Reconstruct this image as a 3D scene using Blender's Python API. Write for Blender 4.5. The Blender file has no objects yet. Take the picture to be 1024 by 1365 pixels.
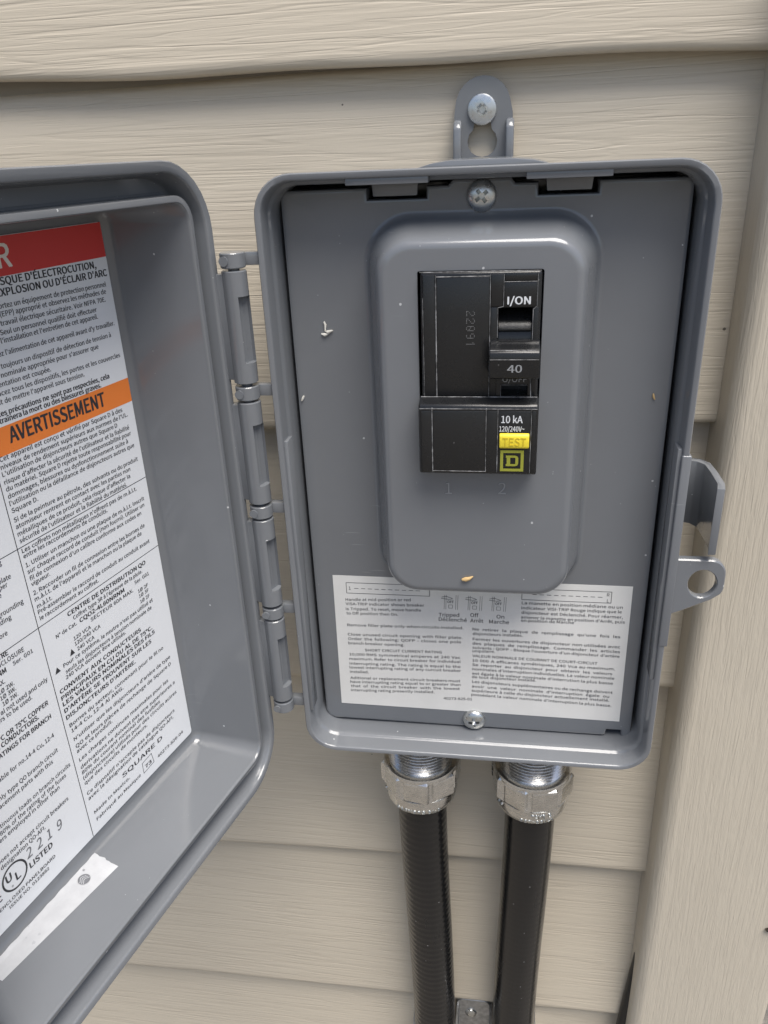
import bpy, bmesh, math, random
from mathutils import Vector, Matrix

random.seed(7)
MM = 0.001
R = math.radians
scene = bpy.context.scene
COL = scene.collection

# ------------------------------------------------------------------ camera
cd = bpy.data.cameras.new('camera')
cam = bpy.data.objects.new('camera', cd)
COL.objects.link(cam)
cd.sensor_fit = 'VERTICAL'
cd.sensor_height = 36.0
cd.lens = 1051.19 / 1365.0 * 36.0
cd.clip_start = 0.01
cd.clip_end = 500.0
cam.matrix_world = Matrix(((0.9888, -0.0245, 0.1474, 0.00971),
                           (0.1440, 0.4209, -0.8956, -0.26793),
                           (-0.0401, 0.9068, 0.4197, 0.12523),
                           (0, 0, 0, 1)))
scene.camera = cam

# ------------------------------------------------------------------ sky, sun, exposure
SUN_EL, SUN_ROT = R(66), R(140)
world = bpy.data.worlds.new('World')
scene.world = world
world.use_nodes = True
wn = world.node_tree
sky = wn.nodes.new('ShaderNodeTexSky')
sky.sky_type = 'NISHITA'
sky.sun_disc = False
sky.sun_elevation = SUN_EL
sky.sun_rotation = SUN_ROT
sky.air_density = 1.0
sky.dust_density = 3.0
sky.ozone_density = 1.0
bgn = wn.nodes['Background']
bgn.inputs['Strength'].default_value = 0.05
wn.links.new(sky.outputs['Color'], bgn.inputs['Color'])

sd = bpy.data.lights.new('sun', 'SUN')
sd.energy = 1.5
sd.angle = R(40)
sd.color = (1.0, 0.96, 0.90)
sun = bpy.data.objects.new('sun', sd)
COL.objects.link(sun)
sv = Vector((math.sin(SUN_ROT) * math.cos(SUN_EL), math.cos(SUN_ROT) * math.cos(SUN_EL), math.sin(SUN_EL)))
sun.rotation_euler = sv.to_track_quat('Z', 'Y').to_euler()
sun.location = sv * 3.0

vs = scene.view_settings
vs.view_transform = 'Standard'
vs.look = 'None'
vs.gamma = 1.0
vs.use_curve_mapping = False
vs.exposure = 1.56
scene.render.engine = 'CYCLES'
scene.render.resolution_x = 768
scene.render.resolution_y = 1024


# ------------------------------------------------------------------ materials
def new_mat(name, base, rough=0.5, metal=0.0, spec=0.5):
    m = bpy.data.materials.new(name)
    m.use_nodes = True
    p = m.node_tree.nodes['Principled BSDF']
    p.inputs['Base Color'].default_value = (*base, 1)
    p.inputs['Roughness'].default_value = rough
    p.inputs['Metallic'].default_value = metal
    p.inputs['Specular IOR Level'].default_value = spec
    return m


class NT:
    """small helper around a material's node tree"""
    def __init__(self, m):
        self.t = m.node_tree
        self.p = self.t.nodes['Principled BSDF']
        self.co = self.t.nodes.new('ShaderNodeTexCoord').outputs['Object']

    def mapping(self, scale, rot=(0, 0, 0)):
        n = self.t.nodes.new('ShaderNodeMapping')
        n.inputs['Scale'].default_value = scale
        n.inputs['Rotation'].default_value = rot
        self.t.links.new(self.co, n.inputs['Vector'])
        return n.outputs['Vector']

    def noise(self, vec, scale=1.0, detail=4, rough=0.55, dist=0.0):
        n = self.t.nodes.new('ShaderNodeTexNoise')
        n.inputs['Scale'].default_value = scale
        n.inputs['Detail'].default_value = detail
        n.inputs['Roughness'].default_value = rough
        n.inputs['Distortion'].default_value = dist
        self.t.links.new(vec, n.inputs['Vector'])
        return n.outputs['Fac']

    def ramp(self, fac, a, b, ca=0.0, cb=1.0):
        n = self.t.nodes.new('ShaderNodeMapRange')
        n.inputs['From Min'].default_value = a
        n.inputs['From Max'].default_value = b
        n.inputs['To Min'].default_value = ca
        n.inputs['To Max'].default_value = cb
        self.t.links.new(fac, n.inputs['Value'])
        return n.outputs['Result']

    def math(self, op, a, b):
        n = self.t.nodes.new('ShaderNodeMath')
        n.operation = op
        for i, v in enumerate((a, b)):
            if hasattr(v, 'links'):
                self.t.links.new(v, n.inputs[i])
            else:
                n.inputs[i].default_value = v
        return n.outputs[0]

    def mix(self, fac, a, b):
        n = self.t.nodes.new('ShaderNodeMix')
        n.data_type = 'RGBA'
        if hasattr(fac, 'links'):
            self.t.links.new(fac, n.inputs['Factor'])
        else:
            n.inputs['Factor'].default_value = fac
        for k, v in (('A', a), ('B', b)):
            s = [i for i in n.inputs if i.name == k and i.type == 'RGBA'][0]
            if hasattr(v, 'links'):
                self.t.links.new(v, s)
            else:
                s.default_value = (*v, 1)
        return [o for o in n.outputs if o.type == 'RGBA'][0]

    def flecks(self, scale, size, keep):
        """sparse small dots: 1 inside a dot, 0 elsewhere"""
        n = self.t.nodes.new('ShaderNodeTexVoronoi')
        n.inputs['Scale'].default_value = scale
        n.inputs['Randomness'].default_value = 1.0
        nz = self.t.nodes.new('ShaderNodeTexNoise')
        nz.inputs['Scale'].default_value = scale * 9
        self.t.links.new(self.co, nz.inputs['Vector'])
        ad = self.t.nodes.new('ShaderNodeVectorMath')
        ad.operation = 'MULTIPLY_ADD'
        self.t.links.new(nz.outputs['Color'], ad.inputs[0])
        k = size * 1.2 / scale
        ad.inputs[1].default_value = (k, k, k)
        self.t.links.new(self.co, ad.inputs[2])
        self.t.links.new(ad.outputs[0], n.inputs['Vector'])
        d = self.math('LESS_THAN', n.outputs['Distance'], size)
        sep = self.t.nodes.new('ShaderNodeSeparateColor')
        self.t.links.new(n.outputs['Color'], sep.inputs[0])
        g = self.math('LESS_THAN', sep.outputs[0], keep)
        return self.math('MULTIPLY', d, g)

    def bump(self, h, dist, strength=1.0):
        n = self.t.nodes.new('ShaderNodeBump')
        n.inputs['Distance'].default_value = dist
        n.inputs['Strength'].default_value = strength
        self.t.links.new(h, n.inputs['Height'])
        self.t.links.new(n.outputs['Normal'], self.p.inputs['Normal'])

    def color(self, c):
        self.t.links.new(c, self.p.inputs['Base Color'])

    def rough(self, c):
        self.t.links.new(c, self.p.inputs['Roughness'])


def plastic(name, base, rough, fleck=True, bump=0.00003):
    m = new_mat(name, base, rough, spec=0.66)
    n = NT(m)
    cloud = n.noise(n.mapping((1, 1, 1)), 28, 4)
    c = n.mix(n.ramp(cloud, 0.3, 0.7), tuple(v * 0.97 for v in base), tuple(v * 1.03 for v in base))
    if fleck:
        f = n.flecks(110, 0.045, 0.35)
        c = n.mix(n.math('MULTIPLY', f, 0.75), c, (0.62, 0.63, 0.64))
        f2 = n.flecks(330, 0.06, 0.12)
        c = n.mix(n.math('MULTIPLY', f2, 0.5), c, (0.5, 0.5, 0.5))
        sc = n.math('MULTIPLY', n.ramp(n.noise(n.mapping((60, 60, 900), (0.5, 0.9, 0.3)), 1, 2), 0.70, 0.76), n.ramp(n.noise(n.mapping((1, 1, 1)), 22, 2), 0.56, 0.66))
        c = n.mix(n.math('MULTIPLY', sc, 0.22), c, (0.42, 0.43, 0.44))
    n.color(c)
    n.rough(n.ramp(n.noise(n.mapping((1, 1, 1)), 60, 5), 0.3, 0.7, rough * 0.75, rough * 1.5))
    n.bump(n.noise(n.mapping((1, 1, 1)), 900, 3), bump, 0.4)
    return m


GREY = plastic('grey_plastic', (0.165, 0.175, 0.189), 0.11)

BLACK = new_mat('black_plastic', (0.0125, 0.013, 0.014), 0.36)
n = NT(BLACK)
f = n.flecks(260, 0.06, 0.25)
n.color(n.mix(n.math('MULTIPLY', f, 0.5), (0.0125, 0.013, 0.014), (0.3, 0.3, 0.3)))
n.rough(n.ramp(n.noise(n.mapping((1, 1, 1)), 120, 4), 0.3, 0.7, 0.20, 0.34))
n.bump(n.noise(n.mapping((1, 1, 1)), 2500, 2), 0.00004, 0.5)

SEAM = new_mat('scuffed_black_edge', (0.1, 0.1, 0.1), 0.6)
n = NT(SEAM)
n.color(n.mix(n.ramp(n.noise(n.mapping((500, 500, 300)), 1, 4), 0.36, 0.7), (0.06, 0.06, 0.061), (0.34, 0.34, 0.345)))

YEL = plastic('yellow_plastic', (0.90, 0.72, 0.04), 0.4, fleck=False)
YEL_SHADE = new_mat('yellow_letter_shading', (0.62, 0.46, 0.02), 0.5)  # darker than the button: shading of the letters painted into their colour
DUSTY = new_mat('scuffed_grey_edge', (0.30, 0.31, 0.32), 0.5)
OLIVE = new_mat('olive_print', (0.30, 0.31, 0.035), 0.55)
WHITE_INK = new_mat('white_print', (0.72, 0.74, 0.76), 0.6)
GREY_INK = new_mat('worn_grey_print', (0.38, 0.39, 0.40), 0.6)
FAINT_INK = new_mat('faint_stamp', (0.19, 0.19, 0.19), 0.6)
INK = new_mat('black_print', (0.035, 0.035, 0.04), 0.6)
STAMP = new_mat('grey_stamp_ink', (0.16, 0.165, 0.18), 0.6)
RED = new_mat('red_print', (0.62, 0.055, 0.05), 0.45)
ORANGE = new_mat('orange_print', (0.86, 0.235, 0.045), 0.45)
RCREAM = new_mat('band_lettering', (0.78, 0.72, 0.66), 0.5)
PAPER = new_mat('label_paper', (0.77, 0.79, 0.82), 0.42)
n = NT(PAPER)
n.bump(n.noise(n.mapping((1, 1, 1)), 160, 3), 0.00012, 0.5)
PAPER2 = new_mat('matt_label_paper', (0.70, 0.70, 0.685), 0.6)
n = NT(PAPER2)
n.color(n.mix(n.ramp(n.noise(n.mapping((1, 1, 1)), 70, 4), 0.3, 0.7), (0.67, 0.67, 0.655), (0.72, 0.72, 0.705)))
TAPE = new_mat('white_sticker', (0.58, 0.59, 0.60), 0.5)
n = NT(TAPE)
c = n.mix(n.ramp(n.noise(n.mapping((1, 1, 1)), 120, 4), 0.35, 0.65), (0.47, 0.48, 0.50), (0.54, 0.55, 0.57))
c = n.mix(n.math('MULTIPLY', n.flecks(330, 0.22, 0.22), 0.5), c, (0.33, 0.34, 0.37))
n.color(c)
n.bump(n.noise(n.mapping((1, 1, 1)), 420, 3), 0.0004, 0.5)

ZINC = new_mat('zinc_screw', (0.62, 0.63, 0.62), 0.28, 1.0)
n = NT(ZINC)
n.rough(n.ramp(n.noise(n.mapping((1, 1, 1)), 500, 3), 0.3, 0.7, 0.2, 0.42))
STEEL = new_mat('cast_zinc', (0.60, 0.60, 0.59), 0.3, 1.0)
n = NT(STEEL)
n.color(n.mix(n.ramp(n.noise(n.mapping((1, 1, 1)), 180, 5), 0.35, 0.65), (0.66, 0.66, 0.65), (0.78, 0.78, 0.77)))
n.rough(n.ramp(n.noise(n.mapping((300, 300, 1500)), 1, 4), 0.3, 0.7, 0.17, 0.32))
n.bump(n.noise(n.mapping((200, 200, 2600)), 1, 3), 0.00003, 0.4)
GALV = new_mat('galvanised_strap', (0.42, 0.43, 0.44), 0.45, 1.0)
n = NT(GALV)
n.color(n.mix(n.ramp(n.noise(n.mapping((1, 1, 1)), 300, 4), 0.35, 0.65), (0.40, 0.41, 0.42), (0.58, 0.59, 0.60)))

RUBBER = new_mat('black_conduit_jacket', (0.016, 0.016, 0.0165), 0.33)
n = NT(RUBBER)
f = n.flecks(150, 0.05, 0.5)
n.color(n.mix(n.math('MULTIPLY', f, 0.6), (0.010, 0.010, 0.0105), (0.45, 0.45, 0.45)))
n.rough(n.ramp(n.noise(n.mapping((200, 200, 60)), 1, 4), 0.3, 0.7, 0.15, 0.28))
CABLE = new_mat('black_cable_jacket', (0.012, 0.012, 0.012), 0.5)

BEIGE = (0.565, 0.503, 0.402)
SIDING = new_mat('beige_vinyl_siding', BEIGE, 0.5)
n = NT(SIDING)
def groove(n, scale, width, detail=2, dist=0.5):
    """thin wandering grooves along the iso-lines of a stretched noise: 0 in the groove, 1 on the land"""
    v = n.noise(n.mapping(scale), 1, detail, 0.5, dist)
    d = n.math('ABSOLUTE', n.math('SUBTRACT', v, 0.5), 0.0)
    t = n.t.nodes.new('ShaderNodeMapRange')
    t.interpolation_type = 'SMOOTHSTEP'
    t.inputs['From Min'].default_value = 0.0
    t.inputs['From Max'].default_value = width
    n.t.links.new(d, t.inputs['Value'])
    return t.outputs['Result']


g0 = groove(n, (7, 30, 165), 0.05)
g1 = groove(n, (11, 40, 300), 0.06)
g2 = n.noise(n.mapping((26, 90, 620)), 1, 3, 0.55, 0.4)
h = n.math('ADD', n.math('ADD', n.math('MULTIPLY', g0, 0.35), n.math('MULTIPLY', g1, 0.22)), n.math('MULTIPLY', g2, 0.9))
n.bump(h, 0.00028, 0.7)
c = n.mix(n.ramp(n.noise(n.mapping((5, 5, 14)), 1, 4), 0.3, 0.7), tuple(v * 0.94 for v in BEIGE), tuple(v * 1.04 for v in BEIGE))
c = n.mix(n.ramp(g0, 0.0, 0.8, 0.06, 0.0), c, (0.26, 0.21, 0.15))
c = n.mix(n.math('MULTIPLY', n.flecks(48, 0.028, 0.45), 0.8), c, (0.06, 0.045, 0.035))
c = n.mix(n.math('MULTIPLY', n.flecks(17, 0.012, 0.6), 0.8), c, (0.05, 0.04, 0.03))
n.color(c)
TRIM = new_mat('beige_vinyl_trim', (0.47, 0.43, 0.355), 0.5)
n = NT(TRIM)
g0 = groove(n, (300, 300, 11), 0.08)
g1 = groove(n, (520, 520, 30), 0.09)
g2 = n.noise(n.mapping((1300, 1300, 200)), 1, 3, 0.6, 0.3)
h = n.math('ADD', n.math('ADD', n.math('MULTIPLY', g0, 0.4), n.math('MULTIPLY', g1, 0.35)), n.math('MULTIPLY', g2, 0.7))
n.bump(h, 0.00021, 0.8)
c = n.mix(n.ramp(n.noise(n.mapping((9, 9, 3)), 1, 4), 0.3, 0.7), (0.53, 0.478, 0.39), (0.565, 0.512, 0.42))
c = n.mix(n.ramp(g0, 0.0, 0.7, 0.06, 0.0), c, (0.20, 0.175, 0.14))
c = n.mix(n.math('MULTIPLY', n.flecks(40, 0.03, 0.25), 0.8), c, (0.05, 0.04, 0.03))
n.color(c)
SHEATH = new_mat('wall_sheathing', (0.30, 0.27, 0.22), 0.8)
GROUND = new_mat('pale_gravel', (0.42, 0.38, 0.33), 0.9)
n = NT(GROUND)
c = n.mix(n.ramp(n.noise(n.mapping((1, 1, 1)), 30, 6), 0.35, 0.65), (0.13, 0.12, 0.105), (0.24, 0.215, 0.18))
n.color(c)
n.bump(n.noise(n.mapping((1, 1, 1)), 60, 5), 0.01)
HUSK = new_mat('dry_husk', (0.62, 0.43, 0.20), 0.6)
SHAV = new_mat('pale_shaving', (0.72, 0.70, 0.64), 0.6)
DARKBIT = new_mat('dark_bit', (0.03, 0.022, 0.015), 0.6)


# ------------------------------------------------------------------ mesh helpers (all lengths in mm)
def finish(bm, smooth=38, merge=False):
    if merge:
        bmesh.ops.remove_doubles(bm, verts=bm.verts, dist=1e-7)
    bmesh.ops.recalc_face_normals(bm, faces=bm.faces)
    me = bpy.data.meshes.new('m')
    bm.to_mesh(me)
    bm.free()
    if smooth:
        me.shade_smooth()
        me.set_sharp_from_angle(angle=R(smooth))
    return me


def link(name, me, mats, parent=None, offset=True):
    me.name = name
    for m in (mats if isinstance(mats, (list, tuple)) else [mats]):
        me.materials.append(m)
    o = bpy.data.objects.new(name, me)
    COL.objects.link(o)
    if parent is not None:
        o.parent = parent
        if offset:
            o.location = -Vector(parent.location)
    return o


def thing(name, label, cat, loc=(0, 0, 0), group=None):
    o = bpy.data.objects.new(name, None)
    o.empty_display_size = 0.02
    COL.objects.link(o)
    o.location = Vector(loc) * MM
    tag(o, label, cat, group)
    return o


def tag(o, label, cat, group=None):
    o['label'] = label
    o['category'] = cat
    if group:
        o['group'] = group
    return o


def rr(x0, x1, z0, z1, r, n=8):
    """rounded rectangle, counter-clockwise, 4*(n+1) points"""
    pts = []
    for cx, cz, a0 in ((x1 - r, z1 - r, 0), (x0 + r, z1 - r, 90), (x0 + r, z0 + r, 180), (x1 - r, z0 + r, 270)):
        for i in range(n + 1):
            a = R(a0 + 90 * i / n)
            pts.append((cx + r * math.cos(a), cz + r * math.sin(a)))
    return pts


def offset_poly(pts, d):
    """move a counter-clockwise polygon's edges inwards by d (mitred)"""
    out = []
    k = len(pts)
    for i in range(k):
        p0, p1, p2 = Vector(pts[i - 1]), Vector(pts[i]), Vector(pts[(i + 1) % k])
        a, b = (p1 - p0).normalized(), (p2 - p1).normalized()
        na, nb = Vector((-a.y, a.x)), Vector((-b.y, b.x))
        m = (na + nb)
        m = m / max(0.25, m.dot(na))
        out.append(tuple(p1 + m * d))
    return out


def ring(bm, pts, y):
    return [bm.verts.new((x * MM, y * MM, z * MM)) for x, z in pts]


def bridge(bm, a, b, mi=0):
    k = len(a)
    for i in range(k):
        f = bm.faces.new((a[i], a[(i + 1) % k], b[(i + 1) % k], b[i]))
        f.material_index = mi


def loft(bm, loops, cap0=True, cap1=True, mi=0):
    """loops: list of (points, y)"""
    rs = [ring(bm, p, y) for p, y in loops]
    for a, b in zip(rs, rs[1:]):
        bridge(bm, a, b, mi)
    if cap0:
        bm.faces.new(rs[0]).material_index = mi
    if cap1:
        bm.faces.new(rs[-1]).material_index = mi
    return rs


def fill_between(bm, outer, inner, mi=0):
    """planar fill between two closed vertex rings"""
    es = []
    for rg in (outer, inner):
        for i in range(len(rg)):
            e = bm.edges.get((rg[i], rg[(i + 1) % len(rg)]))
            if e is None:
                e = bm.edges.new((rg[i], rg[(i + 1) % len(rg)]))
            es.append(e)
    g = bmesh.ops.triangle_fill(bm, use_beauty=True, edges=es)
    for f in g['geom']:
        if isinstance(f, bmesh.types.BMFace):
            f.material_index = mi


def add_box(bm, x0, x1, y0, y1, z0, z1, bev=0.0, seg=2, mi=0):
    g = bmesh.ops.create_cube(bm, size=1.0)
    vs_ = g['verts']
    for v in vs_:
        v.co = Vector(((x0 + x1) / 2 + v.co.x * (x1 - x0), (y0 + y1) / 2 + v.co.y * (y1 - y0), (z0 + z1) / 2 + v.co.z * (z1 - z0))) * MM
    es = list({e for v in vs_ for e in v.link_edges})
    fs = list({f for v in vs_ for f in v.link_faces})
    for f in fs:
        f.material_index = mi
    if bev:
        bmesh.ops.bevel(bm, geom=es, offset=bev * MM, segments=seg, affect='EDGES', profile=0.5, clamp_overlap=True)


def box_obj(name, dims, mat, parent, bev=0.4, seg=2):
    bm = bmesh.new()
    add_box(bm, *dims, bev=bev, seg=seg)
    return link(name, finish(bm), mat, parent)


def extrude_poly(bm, pts, axis, a, b, bev=0.0, seg=2, mi=0):
    """polygon extruded between a and b along axis ('x': pts are (y,z); 'y': (x,z); 'z': (x,y))"""
    def P(p, t):
        return {'x': (t, p[0], p[1]), 'y': (p[0], t, p[1]), 'z': (p[0], p[1], t)}[axis]
    A = [bm.verts.new(Vector(P(p, a)) * MM) for p in pts]
    B = [bm.verts.new(Vector(P(p, b)) * MM) for p in pts]
    fs = [bm.faces.new(A), bm.faces.new(B)]
    k = len(pts)
    for i in range(k):
        fs.append(bm.faces.new((A[i], A[(i + 1) % k], B[(i + 1) % k], B[i])))
    for f in fs:
        f.material_index = mi
    bmesh.ops.recalc_face_normals(bm, faces=fs)
    if bev:
        es = list({e for f in fs for e in f.edges})
        bmesh.ops.bevel(bm, geom=es, offset=bev * MM, segments=seg, affect='EDGES', profile=0.5, clamp_overlap=True)


def lathe(bm, prof, centre, axis='z', n=40, cap0=True, cap1=True, mi=0):
    """prof: list of (radius, t) in mm along the axis"""
    rs = []
    for r, t in prof:
        row = []
        for i in range(n):
            a = 2 * math.pi * i / n
            c, s = r * math.cos(a), r * math.sin(a)
            off = {'z': (c, s, t), 'y': (c, t, s), 'x': (t, c, s)}[axis]
            row.append(bm.verts.new((Vector(centre) + Vector(off)) * MM))
        rs.append(row)
    for a, b in zip(rs, rs[1:]):
        bridge(bm, a, b, mi)
    if cap0:
        bm.faces.new(rs[0]).material_index = mi
    if cap1:
        bm.faces.new(rs[-1]).material_index = mi
    return rs


def tube(bm, pts, rads, n=14):
    """tube through points (mm)"""
    P = [Vector(p) for p in pts]
    rows = []
    for i, p in enumerate(P):
        d = (P[min(i + 1, len(P) - 1)] - P[max(i - 1, 0)]).normalized()
        a = d.orthogonal().normalized() if i == 0 else (rows[-1][1] - d * rows[-1][1].dot(d)).normalized()
        b = d.cross(a)
        r = rads[i] if isinstance(rads, (list, tuple)) else rads
        rows.append(([bm.verts.new((p + (a * math.cos(t) + b * math.sin(t)) * r) * MM) for t in (2 * math.pi * k / n for k in range(n))], a))
    for a, b in zip(rows, rows[1:]):
        bridge(bm, a[0], b[0])
    bm.faces.new(rows[0][0])
    bm.faces.new(rows[-1][0])


def boolean(me, cutters):
    """subtract meshes from a mesh; returns the new mesh"""
    o = bpy.data.objects.new('tmp', me)
    COL.objects.link(o)
    cs = []
    for c in cutters:
        k = bpy.data.objects.new('tmpc', c)
        COL.objects.link(k)
        md = o.modifiers.new('b', 'BOOLEAN')
        md.operation = 'DIFFERENCE'
        md.solver = 'EXACT'
        md.object = k
        cs.append(k)
    dg = bpy.context.evaluated_depsgraph_get()
    dg.update()
    res = bpy.data.meshes.new_from_object(o.evaluated_get(dg))
    for k in cs + [o]:
        bpy.data.objects.remove(k)
    return res


# ------------------------------------------------------------------ lettering
_words = {}
try:                                   # the sans face that ships with Blender; its built-in face otherwise
    FONT = bpy.data.fonts.load(bpy.utils.system_resource('DATAFILES', path='fonts') + '/Noto Sans CJK Regular.woff2')
except Exception:
    FONT = None


def new_text(body, size=1.0):
    cu = bpy.data.curves.new('t', 'FONT')
    if FONT:
        cu.font = FONT
    cu.body = body
    cu.size = size * FK
    return cu


FK = 1.0
_cu = new_text('H')
_ob = bpy.data.objects.new('t', _cu)
_me = bpy.data.meshes.new_from_object(_ob)
FK = 0.72 / max(v.co.y for v in _me.vertices)      # so that capitals are 0.72 of the nominal size in either face
bpy.data.objects.remove(_ob)
bpy.data.meshes.remove(_me)
bpy.data.curves.remove(_cu)



def word(text, bold=0.0):
    key = text
    if key not in _words:
        cu = new_text(text)
        cu.resolution_u = 3
        ob = bpy.data.objects.new('t', cu)
        me = bpy.data.meshes.new_from_object(ob)
        vs_ = [(v.co.x, v.co.y) for v in me.vertices]
        fs = [tuple(p.vertices) for p in me.polygons]
        bpy.data.objects.remove(ob)
        bpy.data.meshes.remove(me)
        bpy.data.curves.remove(cu)
        xs = [v[0] for v in vs_] or [0]
        _words[key] = (vs_, fs, min(xs), max(xs))
    return _words[key]


def put_text(bm, text, length, size, fmap, mi, bold=0.0, sx=None, justify=True, lift=(0, -1, 0)):
    """lay a line of text of a given length; fmap(x, y) -> 3d point; returns the used length"""
    ws = [word(w, bold) for w in text.split()]
    nat = sum(w[3] - w[2] for w in ws)
    gap = 0.36
    k = len(ws) - 1
    tot = nat + gap * k
    if length is None:
        s = sx or 1.0
        length = tot * s * size
        g = gap * s * size
    else:
        s = length / (tot * size)
        if sx and justify and k > 0:
            s = min(s, sx)
        g = (length - nat * s * size) / k if k else 0
    # heavier type is struck several times, each strike a hair to the side
    strikes = [(0.0, 0.0)] if not bold else [(-bold, -bold * 0.5), (-bold * 0.4, bold * 0.5), (bold * 0.4, -bold * 0.5), (bold, bold * 0.5)]
    x = 0.0
    for vs_, fs, a, b in ws:
        for q, (dx, dy) in enumerate(strikes):
            up = Vector(lift) * (0.015 * q * MM)
            nv = [bm.verts.new(fmap(x + (vx - a + dx) * s * size, (vy + dy) * size) + up) for vx, vy in vs_]
            for f in fs:
                try:
                    bm.faces.new([nv[i] for i in f]).material_index = mi
                except ValueError:
                    pass
        x += (b - a) * s * size + g
    return length


def text_len(text, size, sx=1.0, bold=0.0):
    ws = [word(w, bold) for w in text.split()]
    return (sum(w[3] - w[2] for w in ws) + 0.36 * (len(ws) - 1)) * size * sx


def quad(bm, pts, mi=0):
    f = bm.faces.new([bm.verts.new(Vector(p) * MM) for p in pts])
    f.material_index = mi
    return f


# ================================================================== SETTING
bm = bmesh.new()
quad(bm, [(-60000, -60000, -950), (60000, -60000, -950), (60000, 60000, -950), (-60000, 60000, -950)])
g = link('ground', finish(bm, 0), GROUND)
g['kind'] = 'structure'

# ------------------------------------------------------------------ siding wall
wall = thing('siding_wall', 'beige wood-grain horizontal lap siding wall behind the grey electrical box', 'wall', (-300, 70, -950))
box_obj('sheathing', (-1400, 128, 66, 190, -950, 690), SHEATH, wall, bev=0)

LIP, REC, PITCH = 53.0, 8.5, 129.0


def siding_board(z_at0, slope, seed, wave=0.0):
    """one course; z_at0 = lower edge height at x=0, slope = rise per mm along x"""
    rnd = random.Random(seed)
    ph = [rnd.uniform(0, 6.3) for _ in range(4)]
    prof = [(66.5, -0.4), (LIP + 4.5, -1.0), (LIP + 1.8, -0.9), (LIP + 0.6, -0.2), (LIP, 1.2), (LIP + 0.05, 3.4)]
    for i in range(1, 7):
        prof.append((LIP + REC * i / 6 * (1.08), 3.4 + (PITCH + 2) * i / 6))
    prof.append((66.5, PITCH + 8.0))
    bm = bmesh.new()
    xs = [-1400, -900, -600, -450] + [-400 + 12 * i for i in range(43)] + [122]
    rows = []
    for x in xs:
        dz = slope * x + wave * (0.8 * math.sin(x / 47 + ph[0]) + 0.5 * math.sin(x / 19 + ph[1]))
        dy = wave * (0.7 * math.sin(x / 60 + ph[2]))
        rows.append([bm.verts.new(Vector((x, y + dy, z_at0 + z + dz)) * MM) for y, z in prof])
    for a, b in zip(rows, rows[1:]):
        for i in range(len(prof) - 1):
            bm.faces.new((a[i], a[i + 1], b[i + 1], b[i]))
    return link('siding_board', finish(bm, 60), SIDING, wall)


COURSES = [(152.3, -0.0135, 1, 0.9), (16.8, 0.021, 2, 0.4), (-116.3, 0.03, 3, 0.4), (-238.3, 0.022, 4, 0.4), (-360.0, 0.02, 5, 0.4)]
siding_board(152.3 + 2 * PITCH, 0, 11)
siding_board(152.3 + PITCH, 0, 12)
siding_board(152.3 + 3 * PITCH, 0, 10)
for c in COURSES:
    siding_board(*c)
for i in range(4):
    siding_board(-360.0 - (i + 1) * PITCH, 0.0, 20 + i)

# ------------------------------------------------------------------ corner trim
post = thing('corner_post', 'beige vertical vinyl corner trim with fine grain beside the box', 'corner trim', (126, 60, -950))
bm = bmesh.new()
pts = []
for cx, cy, r, a0 in ((101.6, 43.7, 7.2, 180), (162.0, 40.5, 4, 270)):
    for i in range(9):
        a = R(a0 + 90 * i / 8)
        pts.append((cx + r * math.cos(a), cy + r * math.sin(a)))
pts += [(166, 140), (155, 190), (104, 190), (104, 66), (94.4, 66)]
zs = [-950 + 25 * i for i in range(66)]
rows = [[bm.verts.new(Vector((x + 0.0125 * z + 0.4 * math.sin(z / 70), y + 0.3 * math.sin(z / 55 + 1), z)) * MM) for x, y in pts] for z in zs]
for a, b in zip(rows, rows[1:]):
    bridge(bm, a, b)
bm.faces.new(rows[0])
bm.faces.new(rows[-1])
link('post_face', finish(bm, 40), TRIM, post)
bm = bmesh.new()
extrude_poly(bm, [(150.2, -251), (153, -249.4), (156, -249), (158, -250.2), (157, -252.2), (153, -252.6)], 'y', 34.8, 36.7, 0.3)
tag(link('dark_bit', finish(bm), DARKBIT), 'small dark bit stuck to the corner trim', 'debris')

# ================================================================== ENCLOSURE
enc = thing('electrical_enclosure', 'open grey plastic outdoor electrical enclosure with hinged lid mounted on siding', 'electrical box', (0, 57, -119))
HX, HZ = 73.9, 119.0


def boxloop(d, r):
    return rr(-HX + d, HX - d, -HZ + d, HZ - d, r)


bm = bmesh.new()
loft(bm, [(boxloop(4.5, 9), 57), (boxloop(3, 10.5), 56.5), (boxloop(2.3, 11), 55), (boxloop(0.7, 12.8), 3.0), (boxloop(0.15, 13.2), 1.2),
          (boxloop(0.2, 13.2), 0.5), (boxloop(0.6, 12.9), 0.0), (boxloop(2.0, 11.6), 0.0), (boxloop(2.35, 11.2), 0.3), (boxloop(2.6, 11.0), 1.0),
          (boxloop(2.9, 10.6), 6.6), (boxloop(3.1, 10.4), 7.2), (boxloop(3.7, 9.9), 7.6), (boxloop(3.95, 9.6), 8.2), (boxloop(4.2, 9.4), 9.4),
          (boxloop(4.4, 9.2), 30), (boxloop(5.0, 8.6), 50), (boxloop(6.5, 7), 51.5)])
link('box_body', finish(bm, 42), GREY, enc)

# thickened strips along the inside of the two long walls
for x0, x1, z0, z1 in ((-70.95, -70.2, -98, 27), (70.2, 70.95, -72, 26)):
    box_obj('wall_rib', (x0 - 0.4, x1 + 0.4, 1.2, 12.5, z0, z1), GREY, enc, bev=0.35)
# raised edge along the latch side of the rim
bm = bmesh.new()
extrude_poly(bm, [(71.2, -0.35), (74.5, -0.35), (74.5, 4), (71.2, 4)], 'z', -55, 24, 0.5, 3)
link('rim_strip', finish(bm), GREY, enc)
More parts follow.
